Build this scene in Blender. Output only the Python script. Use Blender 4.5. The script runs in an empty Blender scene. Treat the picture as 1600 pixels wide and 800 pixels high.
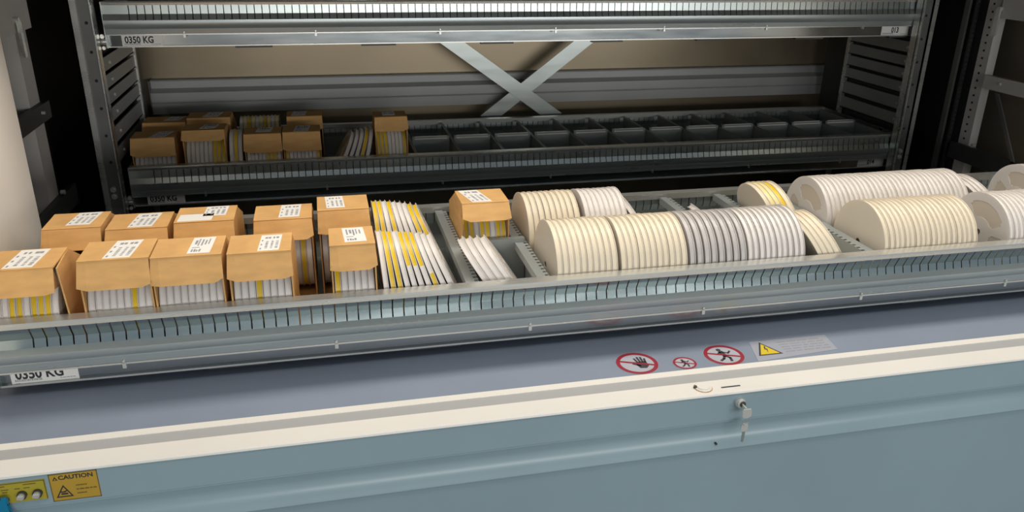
import bpy, bmesh, math, random
from mathutils import Matrix, Vector
random.seed(7)
R = math.radians
SC = bpy.context.scene
COL = SC.collection

# ------------------------------------------------------------------ camera
CAMZ = 1.55
cam_data = bpy.data.cameras.new('camera'); cam = bpy.data.objects.new('camera', cam_data); COL.objects.link(cam)
cam_data.sensor_width = 36.0; cam_data.lens = 36.0 * 1265.9 / 1600.0
cam_data.clip_start = 0.02; cam_data.clip_end = 60
RT = Vector((0.97449056, -0.22395059, 0.01463858)); DN = Vector((-0.07068945, -0.36819286, -0.92705826)); FW = Vector((0.21300507, 0.90237473, -0.37463141))
m = Matrix((RT, -DN, -FW)).transposed().to_4x4(); m.translation = (0, 0, CAMZ)
cam.matrix_world = m
SC.camera = cam

# ------------------------------------------------------------------ world, lamps, exposure
w = bpy.data.worlds.new('room_light'); SC.world = w; w.use_nodes = True
w.node_tree.nodes['Background'].inputs[0].default_value = (0.80, 0.90, 1.0, 1)
w.node_tree.nodes['Background'].inputs[1].default_value = 0.32

def area(name, loc, target, sx, sy, power, color, spread=180):
    d = bpy.data.lights.new(name, 'AREA'); d.shape = 'RECTANGLE'; d.size = sx; d.size_y = sy
    d.energy = power; d.color = color; d.spread = R(spread)
    o = bpy.data.objects.new(name, d); COL.objects.link(o); o.location = loc
    o.rotation_euler = (Vector(target) - Vector(loc)).to_track_quat('-Z', 'Y').to_euler()
    return o
WARM = (1.0, 0.93, 0.83)
# lamp strip behind the lintel, shining down on the tray in the opening
area('opening_lamp', (0.70, 1.54, 1.68), (0.70, 1.48, 0.9), 2.5, 0.15, 12.5, WARM)
# ceiling lamp above the viewer, and the bright far side of the hall seen level through the opening
area('ceiling_lamp_near', (1.0, 0.15, 3.0), (0.9, 1.0, 0.9), 3.0, 0.4, 20, (1.0, 0.93, 0.84))
area('hall_daylight', (2.0, -6.0, 1.52), (1.0, 1.1, 1.15), 6.0, 1.0, 190, (0.97, 0.97, 0.95))
SC.view_settings.view_transform = 'Standard'; SC.view_settings.look = 'None'
SC.view_settings.gamma = 1.0; SC.view_settings.use_curve_mapping = False
SC.view_settings.exposure = 0.0

# ------------------------------------------------------------------ materials
def mat(name, col, rough=0.5, metal=0.0, var=0.0, scale=8.0, bump=0.0, stretch=None, transl=0.0, spec=0.5):
    ma = bpy.data.materials.new(name); ma.use_nodes = True
    nt = ma.node_tree; N = nt.nodes; L = nt.links
    b = N['Principled BSDF']
    b.inputs['Base Color'].default_value = (*col, 1); b.inputs['Roughness'].default_value = rough
    b.inputs['Metallic'].default_value = metal; b.inputs['Specular IOR Level'].default_value = spec
    if var or bump:
        tc = N.new('ShaderNodeTexCoord'); mp = N.new('ShaderNodeMapping'); no = N.new('ShaderNodeTexNoise')
        no.inputs['Scale'].default_value = scale; no.inputs['Detail'].default_value = 5
        if stretch: mp.inputs['Scale'].default_value = stretch
        L.new(tc.outputs['Object'], mp.inputs[0]); L.new(mp.outputs[0], no.inputs['Vector'])
        if var:
            rp = N.new('ShaderNodeValToRGB')
            rp.color_ramp.elements[0].position = 0.3; rp.color_ramp.elements[1].position = 0.72
            rp.color_ramp.elements[0].color = (*[c * (1 - var) for c in col], 1)
            rp.color_ramp.elements[1].color = (*[min(1, c * (1 + var)) for c in col], 1)
            L.new(no.outputs[0], rp.inputs[0]); L.new(rp.outputs[0], b.inputs['Base Color'])
            rr = N.new('ShaderNodeMapRange'); rr.inputs[3].default_value = max(0.05, rough - 0.08); rr.inputs[4].default_value = min(1, rough + 0.08)
            L.new(no.outputs[0], rr.inputs[0]); L.new(rr.outputs[0], b.inputs['Roughness'])
        if bump:
            bp = N.new('ShaderNodeBump'); bp.inputs['Strength'].default_value = bump; bp.inputs['Distance'].default_value = 0.002
            L.new(no.outputs[0], bp.inputs['Height']); L.new(bp.outputs[0], b.inputs['Normal'])
    if transl:
        out = N['Material Output']; mx = N.new('ShaderNodeMixShader'); tr = N.new('ShaderNodeBsdfTranslucent')
        tr.inputs[0].default_value = (*col, 1); mx.inputs[0].default_value = transl
        L.new(b.outputs[0], mx.inputs[1]); L.new(tr.outputs[0], mx.inputs[2]); L.new(mx.outputs[0], out.inputs[0])
    return ma
M = {}
M['zinc'] = mat('galvanised_steel', (0.46, 0.50, 0.48), 0.30, 0.85, 0.05, 9, 0.0, (0.6, 4, 4))
M['darkened_lip_steel'] = mat('darkened_lip_steel', (0.38, 0.40, 0.40), 0.18, 0.95, 0.05, 9, 0.0, (0.6, 4, 4))  # galvanised steel darkened to carry the counter's reflected shade
M['frame_paint'] = mat('frame_grey_paint', (0.60, 0.58, 0.55), 0.5, 0.0, 0.06, 8)
M['front_zinc'] = mat('slotted_steel', (0.44, 0.51, 0.505), 0.14, 1.0, 0.04, 9, 0.0, (0.6, 4, 4))
M['sheet_steel'] = mat('matt_sheet_steel', (0.36, 0.39, 0.38), 0.42, 0.3, 0.06, 7)
M['beam_steel'] = mat('rolled_beam_steel', (0.40, 0.44, 0.44), 0.30, 0.55, 0.05, 7, 0.0, (0.5, 4, 4))
M['side_sheet'] = mat('beige_side_sheet', (0.34, 0.29, 0.22), 0.45, 0.1, 0.15, 3)
M['zinc_light'] = mat('bright_galvanised_steel', (0.66, 0.66, 0.62), 0.28, 0.7, 0.05, 6, 0.0, (0.4, 4, 4))
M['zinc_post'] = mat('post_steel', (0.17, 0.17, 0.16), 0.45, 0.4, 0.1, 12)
M['dark_steel'] = mat('dark_steel', (0.07, 0.075, 0.075), 0.5, 0.5, 0.2, 10)
M['black'] = mat('black_void_shade', (0.012, 0.012, 0.012), 0.7)  # near-black base paints the shade of voids and holes
M['rear'] = mat('rear_sheet_reflection_tint', (0.30, 0.245, 0.165), 0.36, 0.6, 0.18, 1.6, 0.0, (1, 1, 2))  # brown tint puts the cartons' blurred reflection into the base colour
M['beam'] = mat('grey_beam_paint', (0.40, 0.41, 0.40), 0.45, 0.1, 0.06, 5)
M['bolt'] = mat('bright_bolt', (0.76, 0.75, 0.71), 0.3, 0.6)
M['cream'] = mat('cream_enamel', (0.83, 0.795, 0.73), 0.4, 0, 0.02, 6)
M['jamb'] = mat('white_jamb_paint', (0.90, 0.85, 0.78), 0.5, 0, 0.02, 3)
M['channel'] = mat('grey_channel_strip', (0.42, 0.42, 0.415), 0.5)
M['counter'] = mat('lilac_grey_counter', (0.235, 0.275, 0.35), 0.42, 0, 0.05, 4)
M['panel'] = mat('blue_grey_panel', (0.285, 0.385, 0.42), 0.30, 0, 0.05, 3)
M['cardboard'] = mat('cardboard', (0.66, 0.385, 0.15), 0.8, 0, 0.10, 22, 0.12, (1, 1, 3), 0, 0.2)
M['cardboard_edge'] = mat('cardboard_cut_edge', (0.50, 0.28, 0.10), 0.9, 0, 0.15, 60)
M['paper'] = mat('label_paper', (0.84, 0.82, 0.78), 0.6)
M['ink'] = mat('black_ink', (0.03, 0.03, 0.035), 0.6)
M['grey_ink'] = mat('grey_ink', (0.30, 0.30, 0.33), 0.6)
M['red'] = mat('sign_red', (0.29, 0.012, 0.03), 0.4)
M['white_film'] = mat('white_film', (0.44, 0.44, 0.49), 0.35)
M['clear_film'] = mat('clear_film', (0.37, 0.385, 0.44), 0.3)
M['yellow'] = mat('sign_yellow', (0.72, 0.52, 0.02), 0.4)
M['caution'] = mat('caution_orange_yellow', (0.50, 0.31, 0.035), 0.45, 0, 0.06, 20)
M['ctrl'] = mat('control_plate_yellow', (0.44, 0.36, 0.035), 0.4, 0, 0.06, 20)
M['frame_border'] = mat('sticker_border', (0.16, 0.10, 0.02), 0.5)
M['blue'] = mat('blue_plastic', (0.005, 0.20, 0.36), 0.35)
M['floor'] = mat('grey_floor', (0.22, 0.24, 0.235), 0.6, 0, 0.1, 2)
# reels
M['cream_flange'] = mat('cream_reel_plastic', (0.89, 0.82, 0.70), 0.38, 0, 0, 1, 0, None, 0.30)
M['cream_tape'] = mat('cream_tape', (0.86, 0.76, 0.58), 0.45)
M['white_flange'] = mat('white_reel_plastic', (0.88, 0.84, 0.80), 0.35, 0, 0, 1, 0, None, 0.30)
M['white_tape'] = mat('white_tape', (0.84, 0.79, 0.74), 0.4)
M['grey_flange'] = mat('grey_white_reel_plastic', (0.72, 0.68, 0.65), 0.35, 0, 0, 1, 0, None, 0.25)
M['grey_tape'] = mat('grey_tape', (0.58, 0.55, 0.53), 0.4)
M['yellow_tape'] = mat('yellow_tape', (0.86, 0.58, 0.02), 0.4)
M['tape_side'] = mat('tape_side', (0.58, 0.51, 0.42), 0.6)
M['pale_yellow_tape'] = mat('pale_yellow_tape', (0.90, 0.78, 0.36), 0.4)

# ------------------------------------------------------------------ mesh helpers
def link(name, bm, mats, parent=None, smooth=False):
    me = bpy.data.meshes.new(name)
    bmesh.ops.recalc_face_normals(bm, faces=bm.faces)
    bm.to_mesh(me); bm.free()
    for x in (mats if isinstance(mats, (list, tuple)) else [mats]): me.materials.append(M[x])
    if smooth:
        for p in me.polygons: p.use_smooth = True
        me.set_sharp_from_angle(angle=R(35))
    o = bpy.data.objects.new(name, me); COL.objects.link(o)
    if parent: o.parent = parent
    return o
def empty(name, loc=(0, 0, 0)):
    o = bpy.data.objects.new(name, None); COL.objects.link(o); o.location = loc; o.empty_display_size = 0.05
    return o
def tag(o, label=None, cat=None, group=None, kind=None):
    if label: o['label'] = label
    if cat: o['category'] = cat
    if group: o['group'] = group
    if kind: o['kind'] = kind
    return o
def box(bm, x0, x1, y0, y1, z0, z1, mi=0, mtx=None):
    v = [bm.verts.new((x, y, z)) for x in (x0, x1) for y in (y0, y1) for z in (z0, z1)]
    for f in ((0, 1, 3, 2), (4, 6, 7, 5), (0, 4, 5, 1), (2, 3, 7, 6), (0, 2, 6, 4), (1, 5, 7, 3)):
        fc = bm.faces.new([v[i] for i in f]); fc.material_index = mi
    if mtx is not None: bmesh.ops.transform(bm, matrix=mtx, verts=v)
    return v
def prism(bm, pts, a0, a1, axis='x', mi=0):
    """closed polygon extruded along an axis; pts are the two other coordinates in order"""
    def P(p, a):
        return {'x': (a, p[0], p[1]), 'y': (p[0], a, p[1]), 'z': (p[0], p[1], a)}[axis]
    A = [bm.verts.new(P(p, a0)) for p in pts]; B = [bm.verts.new(P(p, a1)) for p in pts]
    n = len(pts)
    fs = [bm.faces.new(A), bm.faces.new(B[::-1])]
    for i in range(n): fs.append(bm.faces.new((A[i], B[i], B[(i + 1) % n], A[(i + 1) % n])))
    for f in fs: f.material_index = mi
    return A + B
def sheet(pts, t):
    """thicken an open polyline (2d) by t on its right-hand side -> closed polygon"""
    out = []
    n = len(pts)
    for i in range(n):
        def nrm(a, b):
            d = Vector((b[0] - a[0], b[1] - a[1])).normalized(); return Vector((d.y, -d.x))
        if i == 0: k = nrm(pts[0], pts[1])
        elif i == n - 1: k = nrm(pts[-2], pts[-1])
        else:
            a, b = nrm(pts[i - 1], pts[i]), nrm(pts[i], pts[i + 1]); k = (a + b).normalized() / max(0.5, math.cos(a.angle(b) / 2))
        out.append((pts[i][0] + k.x * t, pts[i][1] + k.y * t))
    return list(pts) + out[::-1]
def cyl(bm, c, axis, r, h, n=16, mi=0, r2=None):
    q = Vector((0, 0, 1)).rotation_difference(Vector(axis).normalized()).to_matrix().to_4x4()
    q.translation = Vector(c)
    g = bmesh.ops.create_cone(bm, cap_ends=True, segments=n, radius1=r, radius2=r if r2 is None else r2, depth=h, matrix=q)
    for v in g['verts']:
        for f in v.link_faces: f.material_index = mi
def seg(bm, a, b, wd, th, mi=0):
    """flat bar between two points in a plane of constant y: wd in plane, th along y"""
    a = Vector(a); b = Vector(b); d = (b - a).normalized(); n = Vector((-d.z, 0, d.x)) * wd / 2; t = Vector((0, th / 2, 0))
    v = [bm.verts.new(p) for p in (a - n - t, a + n - t, b + n - t, b - n - t, a - n + t, a + n + t, b + n + t, b - n + t)]
    for f in ((0, 1, 2, 3), (7, 6, 5, 4), (0, 4, 5, 1), (1, 5, 6, 2), (2, 6, 7, 3), (3, 7, 4, 0)): bm.faces.new([v[i] for i in f]).material_index = mi

class Flat:
    """flat print: layered thin polygons in a local (u, v) plane with the normal along +w"""
    def __init__(s): s.bm = bmesh.new()
    def poly(s, pts, w0, w1, mi=0): prism(s.bm, pts, w0, w1, 'z', mi)
    def rect(s, u0, u1, v0, v1, w0, w1, mi=0): s.poly([(u0, v0), (u1, v0), (u1, v1), (u0, v1)], w0, w1, mi)
    def disc(s, cx, cy, r, w0, w1, mi=0, n=40): s.poly([(cx + r * math.cos(2 * math.pi * i / n), cy + r * math.sin(2 * math.pi * i / n)) for i in range(n)], w0, w1, mi)
    def ring(s, cx, cy, r0, r1, w0, w1, mi=0, n=40):
        for i in range(n):
            a, b = 2 * math.pi * i / n, 2 * math.pi * (i + 1) / n
            s.poly([(cx + r * math.cos(t), cy + r * math.sin(t)) for r, t in ((r0, a), (r1, a), (r1, b), (r0, b))], w0, w1, mi)
    def stroke(s, pts, wd, w0, w1, mi=0):
        for a, b in zip(pts, pts[1:]):
            d = Vector((b[0] - a[0], b[1] - a[1])); d.normalize(); n = Vector((-d.y, d.x)) * wd / 2; e = d * wd * 0.3
            s.poly([(a[0] - n.x - e.x, a[1] - n.y - e.y), (b[0] - n.x + e.x, b[1] - n.y + e.y), (b[0] + n.x + e.x, b[1] + n.y + e.y), (a[0] + n.x - e.x, a[1] + n.y - e.y)], w0, w1, mi)
    def text(s, body, u, v, size, sx, w0, mi=0, bold=0.012, align='LEFT'):
        cu = bpy.data.curves.new('t', 'FONT'); cu.body = body; cu.size = size; cu.offset = bold * size; cu.align_x = align; cu.resolution_u = 3
        o = bpy.data.objects.new('t', cu); COL.objects.link(o)
        dg = bpy.context.evaluated_depsgraph_get(); me = bpy.data.meshes.new_from_object(o.evaluated_get(dg))
        me.transform(Matrix.Translation((u, v, w0)) @ Matrix.Diagonal((sx, 1, 1, 1)))
        k = len(s.bm.faces); s.bm.from_mesh(me); s.bm.faces.ensure_lookup_table()
        for f in s.bm.faces[k:]: f.material_index = mi
        bpy.data.objects.remove(o); bpy.data.curves.remove(cu); bpy.data.meshes.remove(me)
    def lines(s, u0, u1, v0, v1, n, th, w0, w1, mi, seed=1):
        rn = random.Random(seed)
        for i in range(n):
            v = v1 - (i + 0.5) * (v1 - v0) / n; u = u0
            while u < u1 - 0.002:
                e = min(u1, u + rn.uniform(0.15, 0.4) * (u1 - u0) * 0.6)
                s.rect(u, e, v - th / 2, v + th / 2, w0, w1, mi); u = e + 0.04 * (u1 - u0)
            if i == n - 1: break
    def bars(s, u0, u1, v0, v1, n, w0, w1, mi, vert=True, seed=2):
        rn = random.Random(seed)
        for i in range(n):
            a = (i + rn.uniform(0.05, 0.25)) / n; b = (i + rn.uniform(0.5, 0.85)) / n
            if vert: s.rect(u0 + a * (u1 - u0), u0 + b * (u1 - u0), v0, v1, w0, w1, mi)
            else: s.rect(u0, u1, v0 + a * (v1 - v0), v0 + b * (v1 - v0), w0, w1, mi)
    def done(s, name, mats, mtx, parent=None):
        bmesh.ops.transform(s.bm, matrix=mtx, verts=s.bm.verts)
        return link(name, s.bm, mats, parent)
def frame(o, u, v):
    u = Vector(u).normalized(); v = Vector(v).normalized(); w = u.cross(v)
    m = Matrix((u, v, w)).transposed().to_4x4(); m.translation = Vector(o); return m

# ------------------------------------------------------------------ dimensions (metres)
Y1, Z1 = 1.3035, CAMZ - 0.5978          # front rim of the tray in the opening
Y2, Z2, Z3 = 2.4073, CAMZ - 0.6459, CAMZ - 0.1945   # rims of the two trays behind
D = 0.4815                               # tray depth
XL, XR = -0.553, 1.955                   # tray ends
FL = -0.105                              # tray floor below its rim
TZ = 0.81                                # counter height
PF = 1.098                               # front plane of the machine

# ------------------------------------------------------------------ setting
def struct(name, bm, mats): return tag(link(name, bm, mats), kind='structure')
bm = bmesh.new(); box(bm, -4, 6, -7, 5, -0.05, 0); struct('floor', bm, 'floor')
bm = bmesh.new(); box(bm, -0.80, 2.24, 3.10, 3.14, 0, 3.2); struct('wall_back', bm, 'rear')
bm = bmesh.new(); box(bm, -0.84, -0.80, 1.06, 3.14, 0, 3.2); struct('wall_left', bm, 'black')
bm = bmesh.new(); box(bm, 2.20, 2.24, 1.06, 3.10, 0, 3.2); struct('wall_right', bm, 'side_sheet')
bm = bmesh.new(); box(bm, -0.80, 2.24, 1.06, 3.10, 3.14, 3.2); struct('ceiling', bm, 'dark_steel')

# machine body around the opening
body = tag(empty('storage_machine_housing', (0.7, PF, 0)), 'blue-grey storage machine housing with cream-edged counter around the opening', 'storage machine')
def B(name, bm, mats, label=None, smooth=False, parent=None):
    o = link(name, bm, mats, smooth=smooth); o.parent = parent or body
    o.matrix_parent_inverse = (parent or body).matrix_basis.inverted() if not parent else Matrix()
    if label: o['label'] = label
    return o
X0, X1 = -1.05, 2.45
# front panel with the recessed grip groove
prof = [(PF + a, b) for a, b in ((0, TZ - 0.004), (0, 0.7515), (0.0008, 0.7505), (0.0008, 0.7480), (0.0085, 0.7462), (0.0100, 0.7440), (0.0102, 0.735), (0.0098, 0.727), (0.0086, 0.719), (0.0064, 0.712),
        (0.0030, 0.7058), (-0.0012, 0.7010), (-0.0048, 0.6980), (-0.0060, 0.6965), (-0.0058, 0.6950), (-0.0035, 0.6925), (-0.0005, 0.690), (0, 0.688), (0, 0.02))]
bm = bmesh.new(); prism(bm, sheet(prof, -0.004), X0, X1); B('front_panel', bm, 'panel', smooth=True)
bm = bmesh.new(); box(bm, X0, X1, 1.181, 1.62, TZ - 0.02, TZ); B('counter', bm, 'counter', 'lilac-grey counter sheet')
bm = bmesh.new(); prism(bm, [(PF - 0.002, TZ - 0.0045), (PF - 0.001, TZ - 0.0015), (PF + 0.001, TZ), (PF + 0.041, TZ), (PF + 0.041, TZ - 0.0045)], X0, X1); B('counter_edge', bm, 'cream', 'cream front edge')
bm = bmesh.new(); box(bm, X0, X1, PF + 0.041, 1.166, TZ - 0.006, TZ - 0.0004); B('edge_channel', bm, 'channel', 'grey strip between the cream edges')
bm = bmesh.new(); box(bm, X0, X1, 1.166, 1.183, TZ - 0.006, TZ + 0.0005); B('counter_edge', bm, 'cream', 'narrow cream rear edge')
# round button cap and slot in the cream edge
bm = bmesh.new(); cyl(bm, (0.6115, 1.1195, TZ + 0.0008), (0, 0, 1), 0.0150, 0.002, 28); cyl(bm, (0.6115, 1.1195, TZ + 0.0025), (0, 0, 1), 0.0128, 0.0035, 28, 0, 0.0115); B('round_cap', bm, 'cream', smooth=True)
bm = bmesh.new(); cyl(bm, (0.6115, 1.1195, TZ + 0.0001), (0, 0, 1), 0.0163, 0.001, 28); B('cap_shading_ring', bm, 'cardboard_edge')  # brown disc stands in for the shading around the cap
bm = bmesh.new(); cyl(bm, (0.5975, 1.1215, TZ + 0.002), (0, 0, 1), 0.0032, 0.004, 10); B('cap_screw', bm, 'dark_steel')
bm = bmesh.new(); box(bm, 0.6430, 0.6790, 1.1118, 1.1148, TZ - 0.0005, TZ + 0.0006); B('slot', bm, 'ink', 'dark narrow slot')
bm = bmesh.new(); box(bm, 0.6358, 0.6392, PF - 0.003, PF + 0.006, 0.7040, 0.7062); B('latch_tip', bm, 'ink', 'small dark latch tip')
# cream jamb at the left side of the opening and its twin on the right
bm = bmesh.new(); box(bm, -0.70, -0.60, 1.06, 1.79, TZ, 1.95); B('side_jamb', bm, 'jamb', 'cream white jamb at the left of the opening')
bm = bmesh.new(); box(bm, 2.06, 2.20, 1.06, 1.60, TZ, 1.95); B('side_jamb', bm, 'jamb')
bm = bmesh.new(); box(bm, X0, X1, 1.02, 1.10, 1.64, 3.2); B('lintel', bm, 'jamb')
bm = bmesh.new(); box(bm, -0.70, 2.10, 1.63, 1.634, 1.51, 1.72); box(bm, -0.70, 2.10, 1.10, 1.634, 1.72, 1.724); B('added_lamp_baffle', bm, 'dark_steel')  # added unseen plates that keep the lamp's light off the rear trays
bm = bmesh.new(); box(bm, X0, -0.70, 1.02, 1.10, TZ, 1.95); B('front_cheek', bm, 'panel')
bm = bmesh.new(); box(bm, 2.20, X1, 1.02, 1.10, TZ, 1.95); B('front_cheek', bm, 'panel')

# ------------------------------------------------------------------ trays (hanging carriers)
SLOT0, PITCH, NSL = -0.487, 0.0200, 121
def profile_parts(root, yf, s, z, fold):
    """slotted wall, rounded beam and lip of a tray side; yf = rim y, s = +1 front / -1 rear"""
    def T(p): return [(yf + s * a, z + b) for a, b in p]
    bm = bmesh.new(); t = -0.0016 * s
    prism(bm, sheet(T([(0.0215, -0.012), (0.0215, -0.003), (0.0215, 0.0), (0.0, 0.0), (-0.001, -0.002), (0.0, -0.008)]), -t), XL, XR)
    link('rim', bm, 'zinc_light', root)
    V = T([(0.0, -0.008), (fold, -0.031), (fold - 0.0055, -0.0465)])
    bm = bmesh.new(); poly = sheet(V, -t)
    xs = [XL] + [SLOT0 + i * PITCH for i in range(NSL)] + [XR]
    for a, b in zip(xs, xs[1:]): prism(bm, poly, a + (0.0012 if a > XL else 0), b - (0.0012 if b < XR else 0))
    link('slotted_wall', bm, 'front_zinc' if fold > 0.005 else 'zinc' if s > 0 else 'sheet_steel', root)
    if s > 0:
        bm = bmesh.new(); prism(bm, sheet(T([(V[-1][0] - yf, -0.0465), (-0.0078, -0.053), (-0.0075, -0.060), (-0.0035, -0.067), (-0.0025, -0.0685), (-0.0035, -0.070), (-0.002, -0.082)]), -t), XL, XR)
        link('rounded_beam', bm, 'beam_steel', root, True)
        bm = bmesh.new(); prism(bm, T([(-0.005, -0.0825), (-0.005, -0.0855), (0.022, -0.0865), (0.022, -0.0825)]), XL, XR); prism(bm, T([(0.0142, -0.1160), (0.0142, -0.1194), (0.0150, -0.1194), (0.0150, -0.1160)]), XL, XR); link('ledge', bm, 'zinc_light', root)  # second, lighter strip paints the bright line along the lip's bottom edge
        bm = bmesh.new(); prism(bm, T([(0.020, -0.085), (0.020, -0.1165), (0.015, -0.1165), (0.015, -0.119), (0.0222, -0.119), (0.0222, -0.085)]), XL, XR); link('lower_lip', bm, 'darkened_lip_steel', root)
    else:
        bm = bmesh.new(); prism(bm, sheet([V[-1]] + T([(0.0, -0.119)]), -t), XL, XR); link('rear_plate', bm, 'sheet_steel', root)
def divider(root, xw, y0, y1, z, s):
    bm = bmesh.new()
    if s == 0:
        box(bm, xw - 0.0012, xw + 0.0012, y0, y1, z + FL + 0.002, z - 0.004); box(bm, xw - 0.004, xw + 0.004, y0, y1, z - 0.006, z - 0.004)
        return link('divider', bm, 'sheet_steel', root)
    box(bm, xw - 0.0008, xw + 0.0008, y0, y1, z + FL + 0.002, z - 0.006)
    a, b = sorted((xw - s * 0.024, xw - s * 0.007)); box(bm, a, b, y0, y1, z - 0.006, z - 0.0045)
    a, b = sorted((xw - s * 0.024, xw - s * 0.0225)); box(bm, a, b, y0, y1, z - 0.020, z - 0.006)
    y = y0
    while y < y1 - 0.006:
        a, b = sorted((xw - s * 0.007, xw + s * 0.001)); box(bm, a, b, y, min(y1, y + 0.0095), z - 0.006, z - 0.0045); y += 0.0155
    return link('divider', bm, 'sheet_steel', root)
def partition(root, x0, x1, y, z, white_strip=False):
    bm = bmesh.new(); box(bm, x0, x1, y, y + 0.0012, z + FL + 0.002, z + 0.003); box(bm, x0, x1, y, y + 0.012, z + 0.003, z + 0.0042)
    o = link('partition', bm, 'sheet_steel', root)
    if white_strip:  # paper-white strip along the partition's top front
        bm = bmesh.new(); prism(bm, [(y - 0.001, z - 0.004), (y + 0.003, z + 0.0062), (y + 0.0026, z + 0.0064), (y - 0.0015, z - 0.0038)], x0 + 0.008, x1 - 0.008)
        link('white_strip', bm, 'paper', root)['label'] = 'white strip'
    return o
def load_plate(root, x0, x1, y, z, text, ysz, upper):
    f = Flat(); wd = x1 - x0; hh = 0.0330
    f.rect(0, wd, 0, hh, 0, 0.0006, 0)
    f.text(text, wd * 0.07 if len(text) > 4 else wd * 0.36, hh - 0.0045 - ysz * 0.70, ysz, 0.82 if len(text) > 4 else 0.76, 0.0009, 1, 0.032)
    f.bars(wd * 0.05, wd * 0.45, 0.0065, 0.0105, 26, 0.0006, 0.0009, 2)
    f.lines(wd * 0.05, wd * 0.14, 0.002, 0.004, 1, 0.0012, 0.0006, 0.0009, 2)
    f.lines(wd * 0.72, wd * 0.95, 0.006, 0.009, 1, 0.0012, 0.0006, 0.0009, 2)
    o = f.done('load_plate', ['paper', 'ink', 'grey_ink'], frame((x0, y, z), (1, 0, 0), (0, 0, 1)), root)
    o['label'] = 'white plate reading ' + text
    return o
def tray(label, yf, z, number, dividers, parts_, lab_x=-0.520, fold=-0.002):
    root = tag(empty('storage_tray', ((XL + XR) / 2, yf + D / 2, z + FL)), label, 'tray', 'hanging trays of the storage machine')
    objs0 = set(COL.objects)
    profile_parts(None, yf, 1, z, fold); profile_parts(None, yf + D, -1, z, 0.004)
    bm = bmesh.new(); box(bm, XL, XR, yf + 0.0226, yf + D - 0.012, z + FL - 0.002, z + FL); link('tray_floor', bm, 'zinc')
    for xe, s in ((XL, -1), (XR, 1)):
        bm = bmesh.new(); a, b = sorted((xe, xe + s * 0.003)); box(bm, a, b, yf + 0.0, yf + D, z - 0.119, z + 0.0); link('end_plate', bm, 'zinc')
    # the two rear trays ride on pins at their front corners
    for xe, s in ((XL, -1), (XR, 1)):
        bm = bmesh.new(); cyl(bm, (xe + s * 0.010, yf + 0.012, z - 0.103), (1, 0, 0), 0.009, 0.018, 14); cyl(bm, (xe + s * 0.010, yf + 0.002, z - 0.088), (0, 1, 0), 0.006, 0.010, 10); cyl(bm, (xe + s * 0.010, yf + 0.002, z - 0.118), (0, 1, 0), 0.005, 0.010, 8)
        link('suspension_pin', bm, 'bolt', None, True)
    for x in (-0.355, -0.008, 0.343, 0.690, 1.037, 1.384, 1.731):
        bm = bmesh.new(); box(bm, x - 0.003, x + 0.003, yf - 0.007, yf + 0.001, z - 0.0925, z - 0.0835); cyl(bm, (x, yf - 0.006, z - 0.079), (0, 1, 0), 0.0022, 0.003, 8); link('clip', bm, 'zinc_light')
        bm = bmesh.new(); box(bm, x + 0.125, x + 0.225, yf + 0.022, yf + 0.04, z - 0.1255, z - 0.119); link('floor_tab', bm, 'dark_steel')
    load_plate(None, lab_x, lab_x + 0.1030, yf + 0.0196, z - 0.1195, '0350 KG', 0.0245, True)
    if number: load_plate(None, 1.820, 1.923, yf + 0.0196, z - 0.1195, number, 0.0245, True)
    for xw, y0, y1, s in dividers: divider(None, xw, yf + y0, yf + y1, z, s)
    for x0, x1, y in parts_: partition(None, x0, x1, yf + y, z, len(parts_) > 2)
    bpy.context.view_layer.update()
    inv = root.matrix_basis.inverted()
    for o in set(COL.objects) - objs0: o.parent = root; o.matrix_parent_inverse = inv
    return root

DV = [(0.2545, 0.03, D - 0.03, 1), (0.389, 0.03, D - 0.03, 1), (0.806, 0.245, D - 0.03, 1), (0.948, 0.245, D - 0.03, 1), (1.056, 0.03, D - 0.03, -1)]
tray('galvanised steel tray nearest the viewer, full of cartons and reels', Y1, Z1, None, DV, [(0.256, 0.386, 0.219)], -0.5376, 0.010)  # fold deeper than on the rear trays, shaped so the wall reflects dark
mid_x = [0.268 + 0.1386 * i for i in range(13)]
tray('dim half-empty steel tray behind the cartons, plate reading 014', Y2, Z2, '014', [(x, 0.03, D - 0.03, 0) for x in mid_x],
     [(a + 0.008, b - 0.008, 0.214) for a, b in zip(mid_x[:-1], mid_x[1:])])
tray('steel tray at the top edge with bright lip, plate reading 013', Y2, Z3, '013', [], [])

# ------------------------------------------------------------------ reels
RR, RW = 0.089, 0.0116
def flange_mesh(name, m_, windows=True):
    bm = bmesh.new(); n = 60; t = 0.0013
    rad = [0.0065, 0.026, 0.034, 0.038, 0.066, 0.070, 0.080, RR]
    for k in range(7):
        for i in range(n):
            q = i % 20
            if windows and (k == 3 and q >= 4 or k in (2, 4) and 5 <= q <= 18): continue      # three rounded windows between the spokes
            a0, a1 = 2 * math.pi * i / n, 2 * math.pi * (i + 1) / n
            q = [(rad[k] * math.cos(a0), rad[k] * math.sin(a0)), (rad[k + 1] * math.cos(a0), rad[k + 1] * math.sin(a0)), (rad[k + 1] * math.cos(a1), rad[k + 1] * math.sin(a1)), (rad[k] * math.cos(a1), rad[k] * math.sin(a1))]
            prism(bm, q, -t / 2, t / 2, 'x')
    bmesh.ops.remove_doubles(bm, verts=bm.verts, dist=1e-5)
    # drop the inner walls left between neighbouring cells
    seen = {}
    for f in bm.faces: seen.setdefault(tuple(sorted(v.index for v in f.verts)), []).append(f)
    bm.verts.index_update(); seen = {}
    for f in bm.faces: seen.setdefault(tuple(sorted(v.index for v in f.verts)), []).append(f)
    bmesh.ops.delete(bm, geom=[f for fs in seen.values() if len(fs) > 1 for f in fs], context='FACES_ONLY')
    bmesh.ops.recalc_face_normals(bm, faces=bm.faces)
    me = bpy.data.meshes.new(name); bm.to_mesh(me); bm.free(); me.materials.append(M[m_]); return me
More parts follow.
